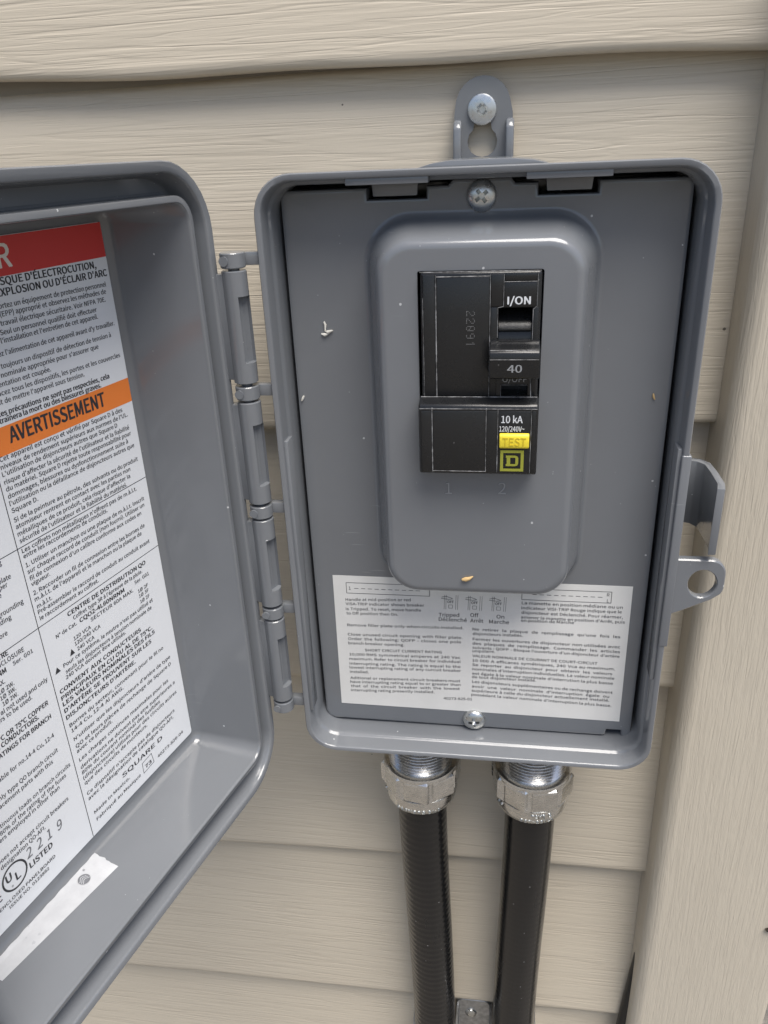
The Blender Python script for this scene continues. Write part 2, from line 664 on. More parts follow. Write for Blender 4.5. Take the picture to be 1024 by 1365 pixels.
# moulded pad on top of the rim
bm = bmesh.new()
extrude_poly(bm, [(-20, 118.6), (22, 118.6), (17, 119.9), (10, 120.6), (-9, 120.6), (-15, 119.9)], 'y', 2.0, 40, 0.3)
link('top_pad', finish(bm), GREY, enc)

# retaining tabs that hang from the top wall into the plate's slots
for x0, x1 in ((-35.6, -20.8), (21.8, 36.0)):
    bm = bmesh.new()
    extrude_poly(bm, [(x0, 110.2), (x1, 110.2), (x1 + 0.6, 115.6), (x0 - 0.6, 115.6)], 'y', 13.6, 17.0, 0.3)
    add_box(bm, x0 - 7, x1 + 5, 1.2, 14.0, 114.4, 116.6, 0.3)
    link('retaining_tab', finish(bm), GREY, enc)

# mounting ear with key-hole
bm = bmesh.new()
ear = [(-11.2, 117), (10.7, 117), (10.5, 127), (10.2, 135)]
for i in range(1, 12):
    a = R(0 + 180 * i / 12)
    ear.append((-0.6 + 9.6 * math.cos(a) * 1.05, 137.0 + 10.2 * math.sin(a)))
ear += [(-11.0, 135), (-11.2, 127)]
key = []
for i in range(13):
    a = R(180 + 55 + 250 * i / 12 + 0) if False else R(-232 + 284 * i / 12)
    key.append((-0.7 + 5.5 * math.cos(a), 125.6 + 5.2 * math.sin(a)))
key += [(1.9, 134.2), (0.9, 136.6), (-2.3, 136.6), (-3.3, 134.2)]
ro, ri = ring(bm, ear, 56.6), ring(bm, key, 56.6)
ro2, ri2 = ring(bm, ear, 59.6), ring(bm, key, 59.6)
fill_between(bm, ro, ri)
fill_between(bm, ro2, ri2)
bridge(bm, ro, ro2)
bridge(bm, ri, ri2)
earo = link('mounting_ear', finish(bm, 30), GREY, enc)
for x0, x1 in ((-11.3, -8.3), (7.8, 10.8)):
    bm = bmesh.new()
    extrude_poly(bm, [(57.2, 133.4), (54.4, 132.6), (52.4, 130.4), (51.4, 118), (57.2, 118)], 'x', x0, x1, 0.8, 3)
    o = link('ear_rib', finish(bm), GREY, earo, offset=False)


def screw_mesh(r, h, flat=False, square=False):
    """screw head standing on y=0 and facing -y, with its driver recess cut in"""
    bm = bmesh.new()
    if flat:
        prof = [(r * 0.9, 0.6), (r, 0.2), (r, -h * 0.5), (r * 0.96, -h * 0.85), (r * 0.85, -h)]
    else:
        prof = [(r * 0.98, 0.8), (r, -h * 0.15)] + [(r * math.cos(t), -h * 0.2 - h * 0.8 * math.sin(t)) for t in (R(15), R(30), R(45), R(58), R(70), R(80))]
    lathe(bm, prof, (0, 0, 0), 'y', 36)
    me = finish(bm, 35)
    cuts = []
    k = (0.17 if flat else 0.12) * r
    arm = 0.72 if flat else 1.0
    for ang in ((45,) if square else (45, 135)):
        bm = bmesh.new()
        if square:
            add_box(bm, -1.9, 1.9, -h - 2, -h + 0.7, -1.9, 1.9)
            rot = 0
        else:
            extrude_poly(bm, [(-0.52 * r * arm, -h - 1), (0.52 * r * arm, -h - 1), (0.44 * r * arm, -h * 0.5), (0.18 * r, -h * 0.05), (-0.18 * r, -h * 0.05), (-0.44 * r * arm, -h * 0.5)], 'z', -k, k)
            rot = ang
        bmesh.ops.rotate(bm, verts=bm.verts, cent=(0, 0, 0), matrix=Matrix.Rotation(R(rot), 3, 'Y'))
        cuts.append(finish(bm, 0))
    res = boolean(me, cuts)
    res.set_sharp_from_angle(angle=R(30))
    return res


PAN = screw_mesh(5.1, 3.0)
PAN.materials.append(ZINC)
FLAT = screw_mesh(5.3, 1.6, flat=True)
FLAT.materials.append(ZINC)


def place_screw(me, parent, loc, roll=0.0, name='screw', local=False):
    o = bpy.data.objects.new(name, me)
    COL.objects.link(o)
    o.parent = parent
    o.location = Vector(loc) * MM - (Vector((0, 0, 0)) if local else Vector(parent.location))
    o.rotation_euler = (0, R(roll), 0)
    return o


place_screw(FLAT, earo, (-0.9, 56.6, 136.2), 4, local=True)

# latch hook and padlock tab on the right wall
bm = bmesh.new()
hk = [(72.5, 26.5), (79.0, 25.9), (82.5, 24.6), (84.6, 21.5), (85.0, 14), (85.0, 3.2), (83.8, -1.8), (86.6, -1.8),
      (87.6, 3.2), (87.6, 15), (87.0, 23.4), (84.4, 27.2), (79.6, 28.8), (72.5, 29.4)]
extrude_poly(bm, hk, 'z', -13.5, 12.6, 0.3)
link('latch_hook', finish(bm, 30), GREY, enc)
bm = bmesh.new()
tb = [(72.5, -41.5), (78, -39.0), (88.2, -33.6)]
for cx, cz, r, a0, a1 in ((86.8, -28.2, 5.2, -35, 0), (86.2, -22.6, 5.8, 0, 90)):
    for i in range(7):
        a = R(a0 + (a1 - a0) * i / 6)
        tb.append((cx + r * math.cos(a), cz + r * math.sin(a)))
tb += [(72.5, -16.8)]
hole = [(84.2 + 5.1 * math.cos(2 * math.pi * i / 28), -26.9 + 5.8 * math.sin(2 * math.pi * i / 28)) for i in range(28)]
rings = []
for y, d in ((0.4, 0.5), (0.9, 0.0), (3.4, 0.0)):
    rings.append((ring(bm, offset_poly(tb, d), y), ring(bm, offset_poly(hole, -d * 0.7), y)))
fill_between(bm, *rings[0])
fill_between(bm, *rings[2])
for (a, b), (c, d) in zip(rings, rings[1:]):
    bridge(bm, a, c)
    bridge(bm, b, d)
link('padlock_tab', finish(bm, 30), GREY, enc)

# hinge arms on the left wall
AX, AY = -82.6, 0.2
HZS = [92.6, 46.6, -0.6, -46.4, -94.0]
for i, z in enumerate(HZS):
    bm = bmesh.new()
    add_box(bm, -82, -73.2, 1.6, 5.2, z - 2.0, z + 2.2, 0.25)
    lathe(bm, [(4.1, z - 2.5), (4.35, z - 2.2), (4.35, z + 2.2), (4.1, z + 2.5)], (AX, AY, 0), 'z', 28)
    lathe(bm, [(1.6, -4.7), (1.6, -4.0)], (AX - 1.8, AY, z), 'y', 18)
    link('hinge_arm', finish(bm, 35), GREY, enc)
bm = bmesh.new()
lathe(bm, [(2.0, -97), (2.0, 95)], (AX, AY, 0), 'z', 16)
link('hinge_pin', finish(bm), GREY, enc)

# ------------------------------------------------------------------ inner cover plate
TOPZ, BOTZ = 112.9, -113.6
pl = [(66.2, TOPZ), (38.4, TOPZ), (38.4, 109.0), (19.2, 109.0), (19.2, TOPZ), (11.6, TOPZ), (10.2, 114.7), (-9.0, 114.7), (-10.6, TOPZ),
      (-17.9, TOPZ), (-17.9, 109.1), (-38.0, 109.1), (-38.0, TOPZ), (-66.6, TOPZ), (-67.9, TOPZ - 0.8), (-68.6, TOPZ - 2.2),
      (-68.4, -50), (-68.2, BOTZ + 4), (-67.0, BOTZ + 1.2), (-64.5, BOTZ),
      (56.0, BOTZ - 0.4), (57.3, BOTZ + 0.3), (57.6, BOTZ + 2.8), (63.6, BOTZ + 2.8), (64.0, BOTZ - 1.2), (65.4, BOTZ - 1.9), (66.9, BOTZ - 1.0),
      (68.0, BOTZ + 2), (68.2, -50), (68.4, TOPZ - 2.2), (67.8, TOPZ - 0.7)]
pl = pl[::-1] if False else pl
PY = 16.0


def bumploop(d):
    return rr(-39.6 + d, 41.0 - d, -39.0 + d, 104.2 - d, max(5.0, 16.5 - d * 0.75), 10)


bm = bmesh.new()
r_in = ring(bm, offset_poly(pl, 1.3), PY)
r_1 = ring(bm, offset_poly(pl, 0.9), PY + 0.02)
r_2 = ring(bm, offset_poly(pl, 0.35), PY + 0.25)
r_3 = ring(bm, offset_poly(pl, 0.05), PY + 0.8)
r_4 = ring(bm, pl, PY + 6.5)
for a, b in ((r_in, r_1), (r_1, r_2), (r_2, r_3), (r_3, r_4)):
    bridge(bm, a, b)
bl = loft(bm, [(bumploop(-1.0), PY), (bumploop(-0.6), PY - 0.02), (bumploop(0.1), PY - 0.25), (bumploop(0.8), PY - 0.8), (bumploop(1.3), PY - 1.7), (bumploop(1.65), PY - 2.8),
               (bumploop(5.3), 1.2), (bumploop(5.7), -0.4), (bumploop(6.15), -1.7), (bumploop(6.8), -2.8), (bumploop(7.6), -3.55), (bumploop(8.6), -3.95), (bumploop(9.4), -4.0), (bumploop(9.9), -4.0)], False, False)
fill_between(bm, r_in, bl[0])
hp = rr(-19.5, 21.4, 19.0, 88.2, 0.8, 3)
h0 = ring(bm, hp, -4.0)
h1 = ring(bm, offset_poly(hp, 0.15), -3.8)
h2 = ring(bm, offset_poly(hp, 0.15), -1.6)
fill_between(bm, bl[-1], h0)
bridge(bm, h0, h1)
bridge(bm, h1, h2)
plate = link('cover_plate', finish(bm, 33), GREY, enc)
place_screw(PAN, plate, (0.6, 16.1, 109.3), 8, local=True)
place_screw(PAN, plate, (-0.2, 16.1, -109.3), 38, local=True)

# embossed circuit numbers under the breaker
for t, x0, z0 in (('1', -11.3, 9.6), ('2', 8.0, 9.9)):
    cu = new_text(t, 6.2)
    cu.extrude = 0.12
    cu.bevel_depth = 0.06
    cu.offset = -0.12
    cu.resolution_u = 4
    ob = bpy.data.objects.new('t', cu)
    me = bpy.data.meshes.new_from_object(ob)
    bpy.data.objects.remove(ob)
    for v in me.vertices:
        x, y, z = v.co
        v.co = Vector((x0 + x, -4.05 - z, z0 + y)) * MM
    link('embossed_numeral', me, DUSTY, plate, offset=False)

# instruction label on the plate
PL = [
    ('Handle at mid-position or red',-55.3,-27.3,-50.1,-49.0),
    ('VISA-TRIP indicator shows breaker',-55.4,-21.6,-52.2,-51.4),
    ('is Tripped. To reset, move handle',-55.5,-23.0,-54.7,-53.9),
    ('to Off position then On.',-55.3,-32.9,-56.9,-56.5),
    ('Remove filler plate only when circuits installed.',-55.3,-5.1,-62.9,-61.8),
    ('Close unused circuit opening with filler plate.',-55.4,-5.5,-67.7,-66.7),
    ('Order the following: QOFP - closes one pole',-55.4,-6.1,-70.0,-69.0),
    ('branch breaker opening.',-55.4,-30.7,-72.3,-71.9),
    ('SHORT CIRCUIT CURRENT RATING',-48.2,-14.4,-75.6,-74.7),
    ('10,000 RMS symmetrical amperes at 240 Vac',-55.3,-6.4,-78.2,-77.0),
    ('maximum. Refer to circuit breaker for individual',-55.5,-6.3,-80.6,-79.2),
    ('interrupting rating. The rating is equal to the',-55.5,-6.3,-83.1,-81.8),
    ('lowest interrupting rating of any curcuit breaker',-55.6,-6.1,-85.2,-83.9),
    ('installed.',-55.6,-47.1,-87.6,-87.3),
    ('Aditional or replacement circuit breakers must',-55.6,-6.4,-90.9,-89.4),
    ('have interrupting rating equal to or greater than',-55.7,-6.3,-93.1,-91.4),
    ('that of the circuit breaker with the lowest',-55.6,-6.6,-95.4,-93.6),
    ('interrupting rating presently installed.',-55.7,-17.9,-97.7,-96.2),
    ('40273-825-01',-13.8,-1.2,-99.3,-98.9),
    ('Tripped',-15.5,-6.9,-55.9,-55.7),
    ('Off',-2.2,1.2,-55.4,-55.4),
    ('Déclenché',-15.5,-3.7,-58.1,-58.1),
    ('Arrêt',-2.2,3.2,-58.1,-58.1),
    ('On',8.7,11.9,-55.6,-55.6),
    ('Marche',5.7,13.9,-58.2,-58.2),
    ('La manette en position médiane ou un',18.9,59.2,-48.2,-48.4),
    ('indicateur VISI-TRIP Rouge indique que le',18.8,59.0,-50.6,-50.6),
    ('disjoncteur est Déclenché. Pour réarmer,',18.9,59.6,-52.8,-53.1),
    ("amener la manette en position d'Arrêt, puis",18.8,60.6,-55.1,-55.4),
    ('en position de Marche',18.9,40.4,-56.7,-56.7),
    ("Ne retirer la plaque de remplissage qu'une fois les",-1.2,59.4,-62.1,-62.6),
    ('disjoncteurs installés.',-1.1,19.8,-64.4,-64.2),
    ('Fermer les ouvertures de disjoncteur non utilisées avec',-1.1,59.8,-67.1,-67.6),
    ('des plaques de remplissage. Commander les articles',-1.2,59.9,-69.3,-70.0),
    ("suivants : QOFP - Bloque l'ouverture d'un disjoncteur d'artère",-1.2,59.9,-71.4,-72.3),
    ('unipolaire.',-1.2,8.3,-73.2,-73.0),
    ('VALEUR NOMINALE DE COURANT DE COURT-CIRCUIT',-1.2,51.2,-75.7,-76.4),
    ('10 000 A efficaces symétriques, 240 Vca au maximum.',-1.2,58.6,-78.1,-78.8),
    ('Se reporter au disjoncteur pour obtenir les valeurs',-1.2,57.6,-80.3,-81.3),
    ("nominales d'interruption individuelles. La valeur nominale",-1.2,58.7,-82.6,-83.6),
    ("est égale à la valeur nominale d'interrution la plus basse",-1.2,58.3,-84.9,-86.2),
    ('de tout disjoncteur installé.',-1.3,26.2,-86.8,-86.9),
    ('Les disjoncteurs supplémentaires ou de rechange doivent',-1.2,58.6,-89.3,-91.0),
    ("avoir une valeur nominale d'interruption égale ou",-1.3,57.3,-91.8,-93.2),
    ('supérieure à celle du disjoncteur actuellement installé.',-1.4,57.5,-94.1,-95.3),
    ("possédant la valeur nominale d'interruption la plus basse.",-1.5,58.6,-96.3,-98.0),
]
bm = bmesh.new()
LC = [(-60.5, -104.7), (62.6, -105.7), (62.4, -38.0), (-60.2, -37.8)]
y1, y0 = PY - 0.12, PY + 0.05
A = [bm.verts.new(Vector((x, y0, z)) * MM) for x, z in LC]
B = [bm.verts.new(Vector((x, y1, z)) * MM) for x, z in LC]
bm.faces.new(B)
bridge(bm, A, B)
YI = y1 - 0.06
for t, xa, xb, za, zb in PL:
    big = t in ('Tripped', 'Off', 'On', 'Déclenché', 'Arrêt', 'Marche')
    size = 2.4 if big else (1.8 if t == '40273-825-01' else 1.78)

    def fm(x, y, xa=xa, xb=xb, za=za, zb=zb):
        return Vector((xa + x, YI, za + (zb - za) * x / (xb - xa) + y)) * MM
    put_text(bm, t, xb - xa, size, fm, 1, bold=0.006, sx=1.34)


def line_xz(bm, p, q, w, y, mi):
    p, q = Vector(p), Vector(q)
    d = (q - p).normalized()
    nrm = Vector((-d.y, d.x)) * w / 2
    quad(bm, [(v.x, y, v.y) for v in (p - nrm, q - nrm, q + nrm, p + nrm)], mi)


def rect_xz(bm, x0, x1, z0, z1, w, y, mi):
    for p, q in (((x0, z0), (x1, z0)), ((x0, z1), (x1, z1))):
        line_xz(bm, p, q, w, y, mi)
    for p, q in (((x0, z0), (x0, z1)), ((x1, z0), (x1, z1))):
        line_xz(bm, p, q, w, y - 0.02, mi)


rect_xz(bm, -54.6, -19.2, -46.2, -41.1, 0.22, YI, 1)
rect_xz(bm, 18.8, 54.4, -46.0, -40.8, 0.22, YI, 1)
put_text(bm, '1', None, 2.2, lambda x, y: Vector((-53.6 + x, YI, -44.6 + y)) * MM, 1)
put_text(bm, 'R', None, 2.0, lambda x, y: Vector((52.6 + x, YI, -42.9 + y)) * MM, 1)
put_text(bm, 'L', None, 2.0, lambda x, y: Vector((52.8 + x, YI, -45.7 + y)) * MM, 1)
for i in range(10):
    line_xz(bm, (-51.2 + i * 2.9, -43.8), (-49.4 + i * 2.9, -43.8), 0.22, YI, 1)
    line_xz(bm, (23.0 + i * 2.9, -43.4), (24.8 + i * 2.9, -43.4), 0.22, YI, 1)
# little handle pictograms: breaker sides, lettering, a pointing finger
for cx, t in ((-10.6, 'OFF'), (-0.6, 'OFF'), (9.3, 'OFF')):
    for dx in (-2.6, -1.9, 2.2, 3.0):
        line_xz(bm, (cx + dx, -52.2), (cx + dx + 0.25, -45.2), 0.13, YI, 1)
    put_text(bm, t, 2.6, 1.7, lambda x, y, cx=cx: Vector((cx - 1.2 + x, YI, -49.1 + y)) * MM, 1, bold=0.02)
    rect_xz(bm, cx - 0.7, cx + 0.9, -51.6, -50.0, 0.14, YI, 1)
    f = [(-3.6, -46.3), (-1.6, -45.9), (0.4, -46.6), (1.0, -47.0), (-0.6, -47.3), (-2.6, -47.1), (-3.8, -46.9)]
    for p, q in zip(f, f[1:]):
        line_xz(bm, (cx + p[0], p[1]), (cx + q[0], q[1]), 0.2, YI - 0.02, 1)
lab = link('instruction_label', finish(bm, 0), [PAPER2, INK], plate, offset=False)
lab['label'] = 'white instruction label in English and French on the cover plate'

# ------------------------------------------------------------------ lid (local x = away from hinge, y = towards the box, z = up)
TH = 104.76
lid = bpy.data.objects.new('lid', None)


def lidloop(d, r):
    return rr(d, 160.5 - d, -128.3 + d, 124.5 - d, r)


def liploop(d, r):
    return rr(7.2 + d, 151.5 - d, -117.2 + d, 114.2 - d, r)


bm = bmesh.new()
loft(bm, [(rr(11, 148, -119, 115, 14), -37), (rr(7, 152.5, -122.5, 118.5, 17), -36.4), (rr(4.5, 155.5, -125, 121, 19), -34), (lidloop(1.2, 21), -4), (lidloop(0.3, 21.8), -1.4),
          (lidloop(0.1, 22), -0.5), (lidloop(0.5, 21.6), 0.0), (lidloop(3.0, 19.2), 0.0), (lidloop(3.35, 18.8), -0.25), (lidloop(3.6, 18.6), -1.0),
          (lidloop(4.4, 17.8), -8.6), (lidloop(5.0, 17.2), -9.4), (liploop(-1.0, 9.2), -9.6), (liploop(-0.3, 8.8), -9.0), (liploop(0.0, 8.5), -3.0),
          (liploop(0.1, 8.4), -2.2), (liploop(0.5, 8.0), -2.0), (liploop(1.9, 6.8), -2.0), (liploop(2.2, 6.5), -2.3), (liploop(2.35, 6.4), -3.2),
          (rr(13.2, 136, -112.9, 110.3, 5.0), -29.5), (rr(13.9, 134.5, -112.2, 109.8, 4.6), -31.6), (rr(14.9, 133, -111.4, 109.0, 4), -32.9), (rr(16.2, 131.5, -110.2, 107.8, 3), -33.4)])
lid = link('lid', finish(bm, 40), GREY, None)
lid['label'] = 'grey plastic lid swung open on its hinge, with large printed label inside'
lid.parent = enc
lid.location = Vector((-88.08, 0, 0)) * MM - Vector(enc.location)
lid.rotation_euler = (0, 0, R(-TH))

# hinge knuckles move with the lid
c, s = math.cos(R(TH)), math.sin(R(TH))
rel = Vector((AX + 88.08, AY))
KX, KY = rel.x * c - rel.y * s, rel.x * s + rel.y * c      # hinge axis in lid coordinates
for za, zb in zip(HZS, HZS[1:]):
    t, b = za - 3.3, zb + 3.6
    bm = bmesh.new()
    lathe(bm, [(3.9, b), (4.35, b + 0.35), (4.35, t - 0.35), (3.9, t)], (KX, KY, 0), 'z', 32)
    me = finish(bm, 35)
    cut = bmesh.new()
    add_box(cut, 1.9, 5.5, -2.9, 2.9, b + 7.5, t - 8.5)
    bmesh.ops.rotate(cut, verts=cut.verts, cent=(0, 0, 0), matrix=Matrix.Rotation(R(TH - 24), 3, 'Z'))
    bmesh.ops.translate(cut, verts=cut.verts, vec=Vector((KX, KY, 0)) * MM)
    me = boolean(me, [finish(cut, 0)])
    me.set_sharp_from_angle(angle=R(35))
    k = link('hinge_knuckle', me, GREY, lid, offset=False)
    bm = bmesh.new()
    add_box(bm, min(KX, 0.4) - 0.5, max(KX, 0.4) + 1.2, -3.5, KY + 0.5, b + 1.2, t - 1.2, 0.3)
    link('knuckle_web', finish(bm), GREY, lid, offset=False)

# big warning label on the lid floor
LL = [
    ("RISQUE D'ÉLECTROCUTION,",'b',77.5,21.9,93.0),
    ("EXPLOSION OU D'ÉCLAIR D'ARC",'b',77.5,17.5,89.9),
    ('Portez un équipement de protection personnel','n',77.5,18.9,86.6),
    ('(EPP) approprié et observez les méthodes de','n',77.5,19.5,84.3),
    ('travail électrique sécuritaire. Voir NFPA 70E.','n',77.5,20.4,81.8),
    ('Seul un personnel qualifié doit effectuer','n',65.9,25.4,79.3),
    ("l'installation et l'entretien de cet appareil.",'n',66.3,25.5,77.0),
    ("Coupez l'alimentation de cet appareil avant d'y travailler.",'n',77.5,18.3,73.5),
    ('Utilisez toujours un dispositif de détection de tension à','n',77.5,21.0,70.0),
    ("valeur nominale appropriée pour s'assurer que",'n',77.5,27.9,67.5),
    ("l'alimentation est coupée.",'n',77.5,50.3,65.2),
    ('Replacez tous les dispositifs, les portes et les couvercles','n',77.5,18.3,62.4),
    ("avant de mettre l'appareil sous tension.",'n',77.5,36.7,60.1),
    ('Si ces précautions ne sont pas respectées, cela','b',77.5,25.5,56.6),
    ('entraînera la mort ou des blessures graves.','b',77.5,30.2,54.6),
    ('AVERTISSEMENT','B',71.6,29.8,47.9),
    ('Cet appareil est conçu et vérifié par Square D à des','n',77.1,22.2,43.5),
    ("niveaux de rendement supérieurs aux normes de l'UL.",'n',77.4,19.9,41.1),
    ("L'utilisation de disjoncteurs autres que Square D",'n',77.5,26.1,38.9),
    ("risque d'affecter la sécurité de l'utilisateur et la fiabilité",'n',77.5,20.4,36.3),
    ('du matériel. Square D rejette toute responsabilité pour','n',77.5,20.0,34.0),
    ('dommages, blessures ou dysfonctionnement suite à','n',77.5,22.3,31.6),
    ("l'utilisation ou la défaillance de disjoncteurs autres que",'n',77.6,19.5,29.2),
    ('Square D.','n',77.5,66.9,27.2),
    ('Si de la peinture au pétrole, des solvants ou du produit','n',77.6,18.9,23.6),
    ('atomiseur rentrent en contact avec les parties non','n',77.5,23.8,21.3),
    ("métalliques de ce produit, cela risque d'affecter la",'n',77.6,24.5,18.8),
    ("sécurité de l'utilisateur et la fiabilité du matériel.",'n',77.5,27.0,16.4),
    ("Les coffrets non métalliques n'offrent pas de m.à.l.t.",'n',77.6,22.5,12.9),
    ('entre les raccordements de conduits.','n',77.6,38.9,11.1),
    ('1. Utiliser un manchon ou une plaque de m.à.l.t. inscrit','n',77.6,19.4,7.7),
    ('sur chaque raccord de conduit (non fourni). Utiliser un','n',77.6,20.0,5.3),
    ("fil de connexion d'un calibre conforme aux codes en",'n',77.4,22.4,2.8),
    ('vigueur.','n',77.4,69.4,1.1),
    ('2. Raccorder un fil de connexion entre les bornes de','n',77.5,21.8,-2.6),
    ("m.à.l.t. de l'appareil et le manchon ou la plaque de",'n',77.6,24.2,-4.9),
    ('m.à.l.t.','n',77.4,71.0,-7.2),
    ('Pré-assembler le raccord de conduit au conduit avant','n',77.6,20.7,-9.8),
    ('le raccordement au coffret.','n',77.5,49.9,-11.9),
    ('CENTRE DE DISTRIBUTION QO','b',66.4,25.1,-17.2),
    ("Coffret type 3R à l'épreuve de la pluie.",'n',64.4,27.7,-19.7),
    ('N° de Cat.','n',73.2,63.6,-21.7),
    ('CQO2-4L60NRNM','b',62.0,38.7,-22.2),
    ('Ser. G01','n',32.7,24.4,-22.7),
    ('SECTEUR 60A MAX.','n',57.2,34.3,-24.7),
    ('120 VCA','n',66.3,57.9,-26.8),
    ('1Ø 2F','n',31.8,25.9,-27.0),
    ('120/240 VCA','n',66.4,53.6,-29.0),
    ('1Ø 3F','n',31.8,26.1,-29.2),
    ('240 VCA','n',65.8,57.4,-31.4),
    ('1Ø 2F','n',31.7,26.2,-31.7),
    ('▲','t',69.5,67.1,-31.1),
    ('▲','t',77.2,74.7,-33.6),
    ("Pour ce système, le neutre n'est pas utilisé et",'n',73.2,24.9,-34.0),
    ('seuls les disjoncteurs à tension nominale de','n',72.9,26.4,-36.7),
    ('240 VCA doivent être utilisés.','n',73.4,42.3,-38.6),
    ('CONVIENT AUX CONDUCTEURS','b',77.2,34.4,-42.3),
    ('PRINCIPAUX EN CU OU  AL DE 75°C.','b',77.3,28.2,-45.1),
    ('LES VALEURS NOMINALES DES FILS','b',77.3,27.2,-47.6),
    ("D'ARTÈRE SE TROUVENT SUR LES",'b',77.4,30.1,-50.4),
    ("DISJONCTEURS D'ARTÈRE.",'b',77.4,40.5,-53.3),
    ('Bornes du secteur, convenant pour le fil no','n',76.9,24.2,-57.2),
    ('14-4 Cu, 12-4 Al AWG.','n',76.7,49.3,-59.5),
    ("N'utiliser que les disjoncteurs d'artère de type",'n',76.6,21.2,-63.6),
    ('QO et leurs pièces de rechange de Square D','n',76.6,21.5,-66.9),
    ('avec ce produit.','n',76.7,58.1,-68.8),
    ('Les charges continues maximales pour les','n',76.6,24.9,-73.1),
    ('derivations ne doivent pas etre superieures a','n',76.8,21.3,-76.5),
    ('80% du courant nominal des fusibles','n',76.9,31.8,-78.9),
    ('(disjoncteure) utilisés pour des circuits autres','n',76.9,21.3,-81.5),
    ('que des circuits de monteurs.','n',76.9,41.3,-83.8),
    ("Ce dispositif n'accepte pas de disjoncteurs",'n',77.0,24.5,-88.9),
    ('avec la désignation de catalogue QO-AFI.','n',77.0,25.9,-91.4),
    ('SQUARE D','w',59.3,34.6,-96.0),
    ('Made in Mexico.','n',76.0,56.0,-98.8),
    ('Fabriqué au Mexique','n',75.7,50.2,-102.5),
    ('40273-826-04','n',39.1,21.8,-102.9),
    ('73','b',46.8,43.0,-101.7),
    ('bonding','n',None,85.8,13.7),
    ('bushing or plate','n',None,83.9,8.0),
    ('with proper','n',None,85.8,6.0),
    ('code','n',None,88.9,3.8),
    ('2. Connect grounding','n',None,81.9,-2.2),
    ('and bonding','n',None,87.6,-4.8),
    ('before','n',None,90.4,-9.0),
    ('LOAD CENTRE','b',None,92.1,-15.3),
    ('RAINPROOF ENCLOSURE','n',None,86.3,-17.7),
    ('Ser. G01','n',91.5,83.3,-20.3),
    ('CQO2-4L60NRNM','b',None,94.4,-20.4),
    ('60A MAX.','n',None,95.9,-23.7),
    ('1Ø 2W.','n',None,93.0,-26.4),
    ('1Ø 3W.','n',None,92.9,-28.6),
    ('1Ø 2W.','n',None,92.7,-30.9),
    ('neutral not used and only','n',None,80.7,-33.4),
    ('breakers to be used.','n',None,88.2,-35.5),
    ('FOR 60°C OR 75°C COPPER','b',None,82.9,-41.7),
    ('ALUMINUM CONDUCTORS.','b',None,87.8,-44.0),
    ('WIRE RATINGS FOR BRANCH','b',None,83.2,-47.2),
    ('Lugs suitable for no.14-4 Cu, 12-4','n',None,84.0,-54.7),
    ('Use only type QO branch circuit','n',None,84.1,-61.1),
    ('replacement parts with this','n',None,87.2,-63.8),
    ('Continuous loads on branch circuits','n',None,80.8,-70.5),
    ('not exceed 80% of the rating of the fuses','n',None,83.6,-73.0),
    ('breakers employed in other than','n',None,87.4,-75.3),
    ('Does not accept circuit breakers','n',None,85.2,-82.5),
    ('with designation QO-AFI.','n',None,96.9,-85.0),
    ('2219','s',106.5,89.2,-90.7),
    ('LISTED','b',106.4,96.2,-94.4),
    ('ENCLOSED PANELBOARD','w',121.0,96.4,-99.2),
    ('ISSUE NO. 0123882','w',117.5,100.0,-101.5),
]
WL = -32.98
YP, YK = WL + 0.0, WL + 0.07


def LV(u, z, y=YK):
    return Vector((u, y, z)) * MM


bm = bmesh.new()
lp = rr(16.3, 128.5, -107.2, 106.6, 1.2, 3)
a_, b_ = ring(bm, lp, -33.45), ring(bm, lp, YP)
bm.faces.new(b_)
bridge(bm, a_, b_)


def lquad(u0, u1, z0, z1, mi, y=YK):
    f = bm.faces.new([bm.verts.new(LV(u, z, y)) for u, z in ((u0, z0), (u1, z0), (u1, z1), (u0, z1))])
    f.material_index = mi


